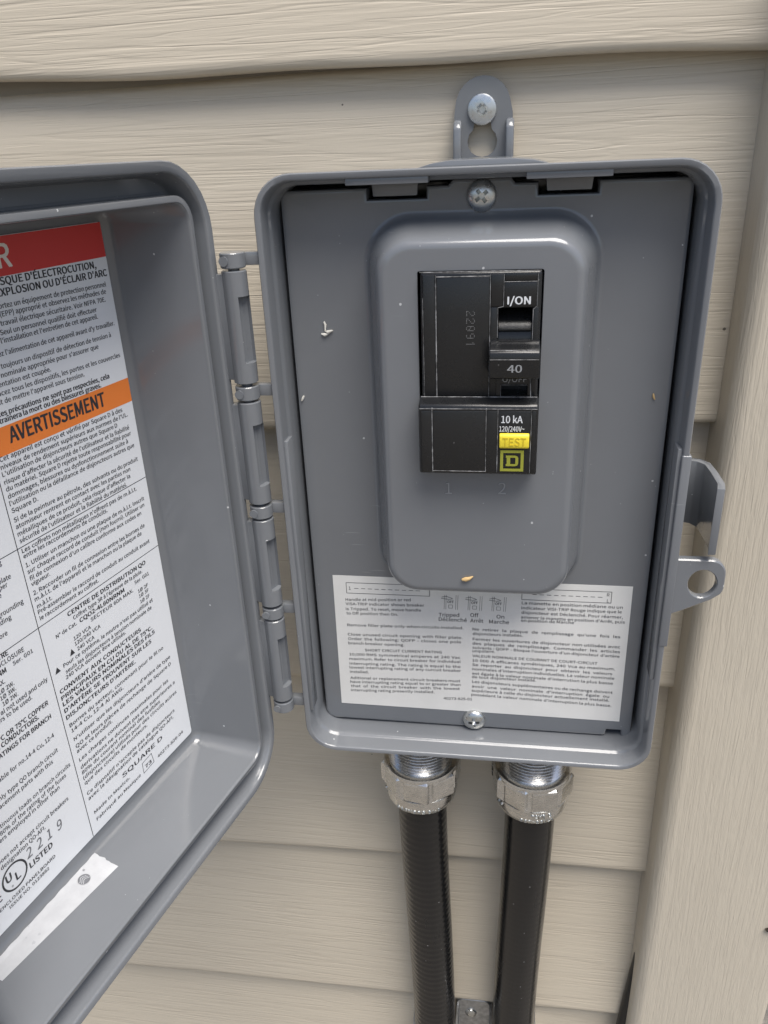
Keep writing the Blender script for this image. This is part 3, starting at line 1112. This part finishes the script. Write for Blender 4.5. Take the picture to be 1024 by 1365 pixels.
lquad(16.35, 128.4, 95.6, 106.5, 2, YP + 0.04)
lquad(16.35, 128.4, 45.3, 53.9, 3, YP + 0.04)
lquad(78.9, 79.2, -107, 45.3, 1, YP + 0.05)
for z in (15.4, -13.8):
    lquad(16.35, 128.4, z - 0.14, z + 0.14, 1, YP + 0.04)
for t, st, ua, ub, z in LL:
    if st == 't':
        f = bm.faces.new([bm.verts.new(LV(u, zz)) for u, zz in ((ua, z - 0.2), (ub, z - 0.2), ((ua + ub) / 2, z + 2.1))])
        f.material_index = 1
        continue
    size, bold, mi, sx = 2.08, 0.010, 1, 1.0
    if st == 'b':
        size, bold = 2.25, 0.03
    if t.startswith(('RISQUE', 'EXPLOS')):
        size = 2.95
    if st == 'B':
        size, bold, sx = 6.6, 0.035, 1.3
    if st == 'w':
        size, sx = (2.7, 1.8) if t.startswith('SQ') else (1.75, 1.6)
        bold = 0.015
    if st == 's':
        size, mi = 5.6, 4
    if t == 'LISTED':
        size, sx = 3.2, 1.2
    if t.startswith(('N° de', 'Ser.', 'SECT', '120', '240 VCA', '1Ø', 'Made', 'Fabr', '40273')):
        size = 1.95
    col_r = ua is None
    if col_r:
        size *= 1.08
        ua = ub + text_len(t, size, 0.95, bold)
        if ua > 126.5:
            size_fit = (126.5 - ub) / (ua - ub)
            ua = 126.5
    if z > 54 and ua == 77.5:
        ua = {'RIS': 64.6, 'EXP': 64.0, 'Por': 65.4, '(EP': 64.4, 'tra': 65.0, 'Cou': 73.4}.get(t[:3], 76.4)
    tilt = -1.1 / 62.0
    uc = (ua + ub) / 2
    if t == '2219':
        for i, ch in enumerate(t):
            u0 = ua - i * 4.6
            put_text(bm, ch, None, size, lambda x, y, u0=u0, i=i: LV(u0 - x - y * 0.12, z + 0.6 - 0.25 * i + y), mi, bold=0.01, sx=0.85, lift=(0, 1, 0))
        continue
    put_text(bm, t, ua - ub, size, lambda x, y: LV(ua - x, z + tilt * (x - (ua - ub) / 2) + y), mi, bold=bold, lift=(0, 1, 0))
# last letters of the red band
put_text(bm, 'DANGER', 36.0, 9.2, lambda x, y: LV(92.0 - x, 97.9 + y, YK + 0.02), 5, bold=0.02, lift=(0, 1, 0))
# number in a box
for p, q in (((48.2, -103.0), (41.6, -102.5)), ((41.6, -102.5), (42.2, -97.6)), ((42.2, -97.6), (48.1, -98.1)), ((48.1, -98.1), (48.2, -103.0))):
    p, q = Vector(p), Vector(q)
    d = (q - p).normalized() * 0.12
    nr = Vector((-d.y, d.x))
    f = bm.faces.new([bm.verts.new(LV(v.x, v.y)) for v in (p - d - nr, q + d - nr, q + d + nr, p - d + nr)])
    f.material_index = 1
# listing mark: ring, two letters, side letter
for r0, r1 in ((5.3, 4.6),):
    ra = [bm.verts.new(LV(112.4 + r0 * math.cos(2 * math.pi * i / 40), -91.2 + r0 * math.sin(2 * math.pi * i / 40))) for i in range(40)]
    rb = [bm.verts.new(LV(112.4 + r1 * math.cos(2 * math.pi * i / 40), -91.2 + r1 * math.sin(2 * math.pi * i / 40))) for i in range(40)]
    bridge(bm, ra, rb, 1)
put_text(bm, 'U', None, 4.4, lambda x, y: LV(115.8 - x, -91.6 + y), 1, bold=0.03, sx=0.95, lift=(0, 1, 0))
put_text(bm, 'L', None, 4.4, lambda x, y: LV(112.2 - x, -93.6 + y), 1, bold=0.03, sx=0.95, lift=(0, 1, 0))
put_text(bm, '®', None, 1.9, lambda x, y: LV(114.6 - x, -95.2 + y), 1)
put_text(bm, 'c', None, 4.0, lambda x, y: LV(120.6 - x, -95.4 + y), 1, bold=0.03, lift=(0, 1, 0))
lab = link('warning_label', finish(bm, 0), [PAPER, INK, RED, ORANGE, STAMP, RCREAM], lid, offset=False)
lab['label'] = 'white warning label with red and orange bands inside the lid'

# white sticker on the lid's lower inside wall
def wall_z(w):
    z = -114.85 + (min(w, 29.5) - 3.2) / (29.5 - 3.2) * (-112.9 + 114.85)
    return z + max(0.0, w - 29.5) * 0.36


bm = bmesh.new()
NU, NW = 44, 10
rnd = random.Random(5)
tear = [rnd.uniform(-0.35, 0.3) for _ in range(NW + 1)]
grid = []
for i in range(NU + 1):
    row = []
    for j in range(NW + 1):
        fu, fw = i / NU, j / NW
        u = 82.5 + tear[j] * (1 - fu) ** 6 + (50.0) * fu - 1.0 * fw * (1 - fu)
        w0, w1 = 19.6 + 4.8 * fu, 31.2 + 0.08 * math.sin(i * 1.3)
        w = w0 + (w1 - w0) * fw
        z = wall_z(w) + 0.14 + 0.10 * math.sin(i * 0.9 + j) * math.sin(j * 1.1) + (0.12 * rnd.random() if j in (1, NW - 1) else 0)
        row.append(bm.verts.new(Vector((u, -w, z)) * MM))
    grid.append(row)
for i in range(NU):
    for j in range(NW):
        bm.faces.new((grid[i][j], grid[i + 1][j], grid[i + 1][j + 1], grid[i][j + 1])).material_index = 0


def SV(u, w):
    return Vector((u, -w, wall_z(w) + 0.42)) * MM


def disc(cu_, cw_, r, mi, n=28, lift=0.0):
    f = bm.faces.new([bm.verts.new(SV(cu_ + r * math.cos(2 * math.pi * i / n), cw_ + r * math.sin(2 * math.pi * i / n)) + Vector((0, 0, lift * MM))) for i in range(n)])
    f.material_index = mi


disc(92.2, 27.0, 2.2, 1)
for k0 in (-0.55, 0.05, 0.65):     # pale swoosh across the round mark
    pa = [(92.4 - 1.8 + 3.6 * t, 27.0 + k0 * 1.3 + 0.55 * math.sin(t * 6.0 - 1.2)) for t in [i / 12 for i in range(13)]]
    for (a0, b0), (a1, b1) in zip(pa, pa[1:]):
        f = bm.faces.new([bm.verts.new(SV(u, w) + Vector((0, 0, 0.03 * MM))) for u, w in ((a0, b0 - 0.13), (a1, b1 - 0.13), (a1, b1 + 0.13), (a0, b0 + 0.13))])
        f.material_index = 0
put_text(bm, '®', None, 2.0, lambda x, y: SV(89.7 - x, 28.6 + y), 1)
st = link('sticker', finish(bm, 60), [TAPE, STAMP], lid, offset=False)
st['label'] = 'torn white sticker with a round grey mark on the lid wall'

# ================================================================== BREAKER
brk = thing('circuit_breaker', 'black two pole circuit breaker with yellow test button in the grey cover', 'circuit breaker', (1, 12, 19))
bm = bmesh.new()
add_box(bm, -18.3, 20.7, -6.0, 34, 19.6, 88.0, 1.1, 3)
me = finish(bm, 35)
cuts = []
for d in ((7.0, 18.1, -9, 5, 53.2, 76.6), (8.4, 17.4, -9, 2, 47.2, 51.0)):
    c_ = bmesh.new()
    add_box(c_, *d)
    cuts.append(finish(c_, 0))
me = boolean(me, cuts)
me.set_sharp_from_angle(angle=R(35))
link('housing', me, BLACK, brk)
# raised front panels, each a moulding of its own
for dims in ((-17.4, -13.45, -6.7, -5, 46.5, 87.3), (-13.0, 4.2, -6.5, -5, 46.5, 86.4), (4.6, 8.5, -6.6, -5, 77.0, 87.2), (4.6, 6.8, -6.6, -5, 46.5, 76.8), (8.9, 19.2, -6.6, -5, 76.9, 84.6), (18.3, 20.0, -6.6, -5, 46.5, 76.7)):
    box_obj('front_panel', dims, BLACK, brk, bev=0.35)
box_obj('front_panel', (8.9, 19.2, -6.3, -5, 84.9, 87.4), BLACK, brk, bev=0.35)
# lower block with its sloped shoulder
bm = bmesh.new()
extrude_poly(bm, [(-12.0, 21.3), (-12.0, 44.4), (-11.4, 45.6), (-6.6, 46.8), (-3, 46.8), (-3, 20.4), (-11.0, 20.4)], 'x', -19.1, 21.1, 0.7, 3)
link('lower_block', finish(bm, 35), BLACK, brk)
for dims in ((-18.3, -14.7, -12.35, -11, 21.4, 43.6), (-14.2, 3.6, -12.3, -11, 22.0, 43.6), (4.0, 7.5, -12.35, -11, 21.4, 43.6), (7.9, 18.6, -12.3, -11, 21.4, 43.6), (19.0, 20.4, -12.35, -11, 21.4, 43.6)):
    box_obj('lower_panel', dims, BLACK, brk, bev=0.3)
# scuffed mould seams
bm = bmesh.new()


def seam(pts, w=0.22):
    for p, q in zip(pts, pts[1:]):
        p, q = Vector(p), Vector(q)
        L_ = (q - p).length
        k = max(1, int(L_ / 1.2))
        for i in range(k):
            a, b = p.lerp(q, i / k), p.lerp(q, (i + 1) / k)
            ww = w * random.uniform(0.55, 0.85)
            d = (b - a).normalized()
            sd_ = d.cross(Vector((0, -1, 0))).normalized() * ww / 2
            off = Vector((0, -ww * 0.35, 0))
            v0, v1, v2, v3 = a - sd_, a + off, b + off, b - sd_
            quad(bm, [v0, v1, v2, v3])
            quad(bm, [a + off, a + sd_, b + sd_, b + off])


U, Lw = -6.55, -12.32
seam([(-13.2, U, 87.2), (-13.2, U, 46.6)], 0.55)
seam([(-13.2, U, 46.7), (-14.45, Lw, 44.4), (-14.45, Lw, 21.6)], 0.5)
seam([(4.4, U, 87.2), (4.4, U, 46.6), (3.8, Lw, 44.4), (3.8, Lw, 21.8)], 0.3)
seam([(8.7, U, 87.2), (8.7, U, 77.0), (6.9, U, 76.6), (6.9, U, 67)], 0.32)
seam([(19.35, U, 87.3), (19.35, U, 77), (18.2, U, 76), (18.2, U, 66)], 0.34)
seam([(7.7, Lw, 44.2), (7.7, Lw, 21.6)], 0.35)
seam([(18.8, Lw, 44.2), (18.8, Lw, 21.6)], 0.32)
seam([(18.0, U, 54), (18.4, U, 47)], 0.4)
seam([(-13.0, U, 86.6), (4.2, U, 86.6)], 0.4)
seam([(8.9, U, 84.75), (19.2, U, 84.75)], 0.28)
seam([(-18.6, -6.9, 46.9), (20.6, -6.9, 46.9)], 0.5)
seam([(-18.8, -12.1, 44.3), (20.6, -12.1, 44.3)], 0.35)
seam([(-14.4, Lw, 21.9), (3.8, Lw, 21.9)], 0.3)
seam([(-18.4, -6.2, 88.05), (20.4, -6.2, 88.05)], 0.35)
seam([(8.4, U, 51.0), (17.4, U, 51.0)], 0.25)
seam([(8.4, U, 51.0), (8.4, U, 47.0)], 0.25)
seam([(-17.5, U, 80), (-17.4, U, 46.8)], 0.22)
link('mould_seam', finish(bm, 0), SEAM, brk)
# toggle: drum in the slot and the bar across the front
bm = bmesh.new()
lathe(bm, [(11.8, 7.25), (11.8, 17.85)], (0, 6.2, 64.0), 'x', 48)
for z in (69.4,):
    add_box(bm, 7.3, 17.8, -6.1, -4.4, z - 0.25, z + 0.25, 0.1)
link('toggle_drum', finish(bm, 30), BLACK, brk)
bm = bmesh.new()
extrude_poly(bm, [(-4.8, 66.3), (-8.6, 66.2), (-9.8, 65.4), (-13.4, 64.8), (-14.6, 63.8), (-15.0, 61.6), (-14.0, 55.4), (-12.6, 54.7), (-6.8, 55.0), (-4.8, 57)], 'x', 4.5, 20.7, 0.5, 3)
hd = link('toggle_handle', finish(bm, 30), BLACK, brk)
bm = bmesh.new()
seam([(4.8, -15.1, 61.7), (20.4, -15.1, 61.7)], 0.3)
seam([(4.8, -14.1, 64.45), (20.4, -14.1, 64.45)], 0.4)
link('handle_edge', finish(bm, 0), SEAM, hd, offset=False)


def front_text(name, t, xa, xb, z, size, y, mat, bold=0.0, sx=1.0, parent=brk, fm=None, tilt=0.0):
    bm = bmesh.new()
    put_text(bm, t, xb - xa if xb is not None else None, size, fm or (lambda x, yy: Vector((xa + x, y + tilt * yy, z + yy)) * MM), 0, bold, sx, False)
    return link(name, finish(bm, 0), mat, parent)


front_text('lettering', 'I/ON', 10.0, 17.2, 77.7, 3.3, -6.72, WHITE_INK, 0.03)
front_text('lettering', '10 kA', 8.9, 15.9, 39.6, 3.4, -12.45, WHITE_INK, 0.02)
front_text('lettering', '120/240V~', 8.3, 16.6, 36.6, 2.5, -12.45, WHITE_INK, 0.02)
front_text('lettering', 'O/OFF', 8.9, 17.0, 52.1, 2.6, -6.72, GREY_INK)
bm = bmesh.new()
put_text(bm, '40', 4.6, 3.5, lambda x, yy: Vector((10.4 + x, -14.0 - 0.1613 * (yy + 2.0) - 0.12, 57.4 + yy)) * MM, 0, 0.02, 1.0, False)
o = link('lettering', finish(bm, 0), GREY_INK, hd, offset=False)
# dotted date stamp, running down the panel
bm = bmesh.new()
DIG = {'2': ('0110', '1001', '0001', '0010', '0100', '1000', '1111'), '0': ('0110', '1001', '1001', '1101', '1011', '1001', '0110'),
       '9': ('0110', '1001', '1001', '0111', '0001', '0001', '0110'), '1': ('0010', '0110', '0010', '0010', '0010', '0010', '0010')}
for k, ch in enumerate('22091'):
    for r_, rowt in enumerate(DIG[ch]):
        for c_, bit in enumerate(rowt):
            if bit == '1':
                x, z = -0.6 - r_ * 0.42, 75.6 - k * 2.45 - c_ * 0.46
                bmesh.ops.create_circle(bm, cap_ends=True, segments=6, radius=0.15 * MM, matrix=Matrix.Translation(Vector((x, -6.58, z)) * MM) @ Matrix.Rotation(R(90), 4, 'X'))
link('date_stamp', finish(bm, 0), FAINT_INK, brk)
# yellow test button with raised lettering
bm = bmesh.new()
extrude_poly(bm, [(-11.6, 30.7), (-11.6, 36.0), (-12.9, 35.9), (-13.5, 35.3), (-13.6, 33.6), (-13.5, 31.3), (-13.0, 30.7)], 'x', 8.35, 18.3, 0.45, 3)
tb_ = link('test_button', finish(bm, 35), YEL, brk)
cu = new_text('TEST', 3.9)
cu.extrude = 0.22
cu.resolution_u = 3
ob = bpy.data.objects.new('t', cu)
me = bpy.data.meshes.new_from_object(ob)
bpy.data.objects.remove(ob)
xs = [v.co.x for v in me.vertices]
for v in me.vertices:
    x, y, z = v.co
    v.co = Vector((9.4 + (x - min(xs)) * 7.9 / (max(xs) - min(xs)), -13.5 - z, 31.9 + y)) * MM
link('raised_lettering', me, YEL_SHADE, tb_, offset=False)
# square mark with a D inside
bm = bmesh.new()
YD = -12.5
for (x0, x1, z0, z1) in ((8.8, 16.7, 22.2, 23.2), (8.8, 16.7, 28.9, 29.9), (8.8, 9.8, 23.2, 28.9), (15.7, 16.7, 23.2, 28.9),
                         (10.7, 11.0, 24.1, 24.9), (10.7, 11.0, 27.2, 28.0), (11.0, 12.2, 24.1, 28.0), (12.2, 13.9, 24.1, 24.9), (12.2, 13.9, 27.2, 28.0)):
    quad(bm, [(x0, YD, z0), (x1, YD, z0), (x1, YD, z1), (x0, YD, z1)])
oa = [(13.9, 24.1), (14.6, 24.4), (14.9, 25.0), (14.9, 27.1), (14.6, 27.7), (13.9, 28.0)]
ia = [(13.9, 24.9), (13.9, 24.95), (13.95, 25.1), (13.95, 27.0), (13.9, 27.15), (13.9, 27.2)]
for i in range(5):
    quad(bm, [(*oa[i][:1], YD, oa[i][1]), (oa[i + 1][0], YD, oa[i + 1][1]), (ia[i + 1][0], YD, ia[i + 1][1]), (ia[i][0], YD, ia[i][1])])
link('square_mark', finish(bm, 0), OLIVE, brk)

# ================================================================== CONDUITS
def conduit(x_top, x_bot, ribs, label):
    bm = bmesh.new()
    n, rows = 48, 420
    rs = []
    zt, zb = -158.0, -560.0
    for i in range(rows + 1):
        t = i / rows
        z = zt + (zb - zt) * t
        tt = min(1.0, max(0.0, (-158 - z) / 210))
        e = tt * tt * (3 - 2 * tt)
        cx = x_top + (x_bot - x_top) * e
        cy = 35.0 + 7.0 * e
        row = []
        for k in range(n):
            a = 2 * math.pi * k / n
            r = 12.35 + ribs * math.sin(2 * math.pi * z / 4.3 + a)
            row.append(bm.verts.new(Vector((cx + r * math.cos(a), cy + r * math.sin(a), z)) * MM))
        rs.append(row)
    for a, b in zip(rs, rs[1:]):
        bridge(bm, a, b)
    bm.faces.new(rs[0])
    bm.faces.new(rs[-1])
    o = link('flexible_conduit', finish(bm, 60), RUBBER)
    return tag(o, label, 'conduit', 'conduits below the box')


conduit(-27.0, -23.4, 0.07, 'black flexible conduit with ribbed sheen below the hinge side of the box')
conduit(27.6, 24.1, 0.02, 'smoother black flexible conduit below the latch side of the box')


def connector(cx, spin, label, lines):
    cy = 35.0
    t = thing('conduit_connector', label, 'connector', (cx, cy, -119), 'metal conduit connectors under the box')
    bm = bmesh.new()
    prof = [(15.6, -116.5)]
    z = -119.0
    while z > -151:
        prof += [(16.1, z), (15.2, z - 0.8), (15.2, z - 1.0), (16.1, z - 1.75)]
        z -= 1.8
    lathe(bm, prof, (cx, cy, 0), 'z', 48)
    link('threaded_neck', finish(bm, 20), STEEL, t)
    bm = bmesh.new()
    lathe(bm, [(15.4, -149.0), (17.4, -149.0), (18.3, -149.5), (18.7, -150.6), (18.6, -151.6)], (cx, cy, 0), 'z', 56, False, False)
    link('collar', finish(bm, 40), STEEL, t)
    # eight lobed gland nut
    bm = bmesh.new()
    rows = []
    for zz, k, dep in ((-150.6, 0.93, 0.1), (-151.6, 0.985, 0.6), (-152.6, 1.0, 1.0), (-161.6, 1.0, 1.0), (-162.8, 0.985, 0.6), (-163.6, 0.95, 0.0)):
        row = []
        for i in range(192):
            a = 2 * math.pi * i / 192
            q = ((a + spin) % (2 * math.pi / 8)) - math.pi / 8
            flat = 18.6 / math.cos(q)
            notch = 1.5 * dep * math.exp(-((q + math.pi / 8 - 0.11) / 0.075) ** 4)
            r = flat * k - notch
            row.append(bm.verts.new(Vector((cx + r * math.cos(a), cy + r * math.sin(a), zz)) * MM))
        rows.append(row)
    for a, b in zip(rows, rows[1:]):
        bridge(bm, a, b)
    bm.faces.new(rows[0])
    bm.faces.new(rows[-1])
    nut = link('gland_nut', finish(bm, 14), STEEL, t)
    bm = bmesh.new()
    lathe(bm, [(17.0, -163.0), (17.0, -163.9), (17.9, -164.2), (18.0, -168.5), (17.1, -171.6), (16.2, -172.6), (12.6, -172.8), (12.4, -168)], (cx, cy, 0), 'z', 64, False, False)
    rg = link('ring', finish(bm, 35), STEEL, t)
    # raised lettering round the ring
    bm = bmesh.new()
    for txt, a0, zb, size in lines:
        cu = new_text(txt, size)
        cu.extrude = 0.3
        cu.resolution_u = 2
        ob = bpy.data.objects.new('t', cu)
        me = bpy.data.meshes.new_from_object(ob)
        bpy.data.objects.remove(ob)
        for v in me.vertices:
            a = R(a0) + v.co.x * 1.15 / 18.0
            zz = zb + v.co.y
            r = 18.1 + v.co.z - max(0.0, -168.5 - zz) * 0.29
            v.co = Vector((cx + r * math.cos(a), cy + r * math.sin(a), zz)) * MM
        bm.from_mesh(me)
        bpy.data.meshes.remove(me)
    link('raised_lettering', finish(bm, 0), ZINC, rg, offset=False).location = -Vector(rg.location) * 0
    return t


connector(-27.0, 0.55, 'ribbed metal gland connector under the box on the hinge side', (('S LENBRO BL.D', 232, -171.2, 3.0), ('D', 195, -167.6, 2.6)))
connector(27.6, 0.2, 'ribbed metal gland connector under the box on the latch side', (('T0XE  D', 268, -167.6, 2.7), ('OSTI-OBLUL', 250, -171.2, 2.7), ('B S', 205, -167.6, 2.6)))


def strap(cx, side, label):
    cy = 42.0
    t = thing('conduit_strap', label, 'strap', (cx, 58, -396), 'metal straps holding the conduits')
    bm = bmesh.new()
    n = 28
    secs = []
    zs_ = [(-372.0, 0.0), (-372.8, 0.45), (-395.4, 0.45), (-396, 0.0)]
    for ro_ in (12.55, 13.7):
        grid_ = []
        for zz, d in zs_:
            row = []
            for i in range(n + 1):
                a = R(180 + 180 * i / n)
                r = ro_ + (d if ro_ > 13 else 0)
                row.append(bm.verts.new(Vector((cx + r * math.cos(a), cy + r * math.sin(a), zz)) * MM))
            row.append(bm.verts.new(Vector((cx + ro_ + (d if ro_ > 13 else 0), 60, zz)) * MM))
            row.insert(0, bm.verts.new(Vector((cx - ro_ - (d if ro_ > 13 else 0), 60, zz)) * MM))
            grid_.append(row)
        secs.append(grid_)
    for gr in secs:
        for a, b in zip(gr, gr[1:]):
            for i in range(len(a) - 1):
                bm.faces.new((a[i], a[i + 1], b[i + 1], b[i]))
    for j in (0, -1):
        a, b = secs[0][j], secs[1][j]
        for i in range(len(a) - 1):
            bm.faces.new((a[i], a[i + 1], b[i + 1], b[i]))
    link('saddle', finish(bm, 40), GALV, t)
    if side:
        bm = bmesh.new()
        p = rr(cx + 12.6, cx + 33.6, -396, -366.5, 4.5, 6)
        loft(bm, [(p, 60.5), (p, 57.6), (offset_poly(p, 0.5), 57.2)])
        link('foot', finish(bm, 35), GALV, t)
        bm = bmesh.new()
        lathe(bm, [(3.6, 58), (3.6, 57.0), (3.2, 56.2), (2.2, 55.7), (1.2, 55.6)], (-1.8, 0, -379), 'y', 24)
        link('screw', finish(bm, 35), ZINC, t)
    return t


strap(-23.4, True, 'dull metal strap with screwed foot round the conduit on the hinge side')
strap(24.1, False, 'dull metal strap round the conduit on the latch side')

# cable that comes out from behind the corner trim
bm = bmesh.new()
pts = [(103, 50, -235), (99.6, 50, -262), (96.6, 50, -284), (94.7, 50, -300), (93.3, 50, -317), (91.1, 50, -348), (90.1, 50, -362), (89.0, 50, -390),
       (88.2, 50, -430), (88.0, 50, -500), (88.0, 50, -570)]
tube(bm, pts, 4.0, 18)
tag(link('black_cable', finish(bm, 50), CABLE), 'thin black cable coming out from behind the corner trim', 'cable')

# ================================================================== BITS OF DEBRIS
def bit(name, label, pts, rads, mat, y):
    bm = bmesh.new()
    tube(bm, [(x, y - d, z) for x, d, z in pts], rads, 8)
    return tag(link(name, finish(bm, 50), mat), label, 'debris')


bit('plastic_shaving', 'forked pale shaving stuck on the cover plate beside the hinge wall', [(-56.0, .5, 68.4), (-55.6, .5, 67.4), (-55.8, .5, 65.0), (-54.6, .6, 64.6), (-52.9, .6, 65.2)], [0.35, 0.5, 0.3, 0.75, 0.25], SHAV, PY)
bit('plastic_shaving', 'short pale shaving lying under the forked one', [(-57.3, .45, 63.9), (-56.0, .5, 63.6), (-54.7, .45, 63.9)], [0.3, 0.7, 0.25], SHAV, PY)
bit('plastic_shaving', 'tiny curled pale shaving at the hinge edge of the plate', [(-66.9, .4, 38.4), (-66.3, .45, 39.6), (-65.9, .4, 40.4)], [0.25, 0.5, 0.3], SHAV, PY)
bit('seed_husk', 'tiny tan husk at the latch edge of the cover plate', [(62.2, .4, 41.6), (62.4, .45, 40.4), (62.9, .4, 39.4)], [0.25, 0.4, 0.2], HUSK, PY)
bit('seed_husk', 'golden seed husk on the raised cover below the breaker', [(-4.6, .55, -25.9), (-3.2, .75, -25.6), (-1.8, .7, -25.2), (-0.4, .5, -24.4)], [0.5, 0.95, 0.7, 0.2], HUSK, -4.0)
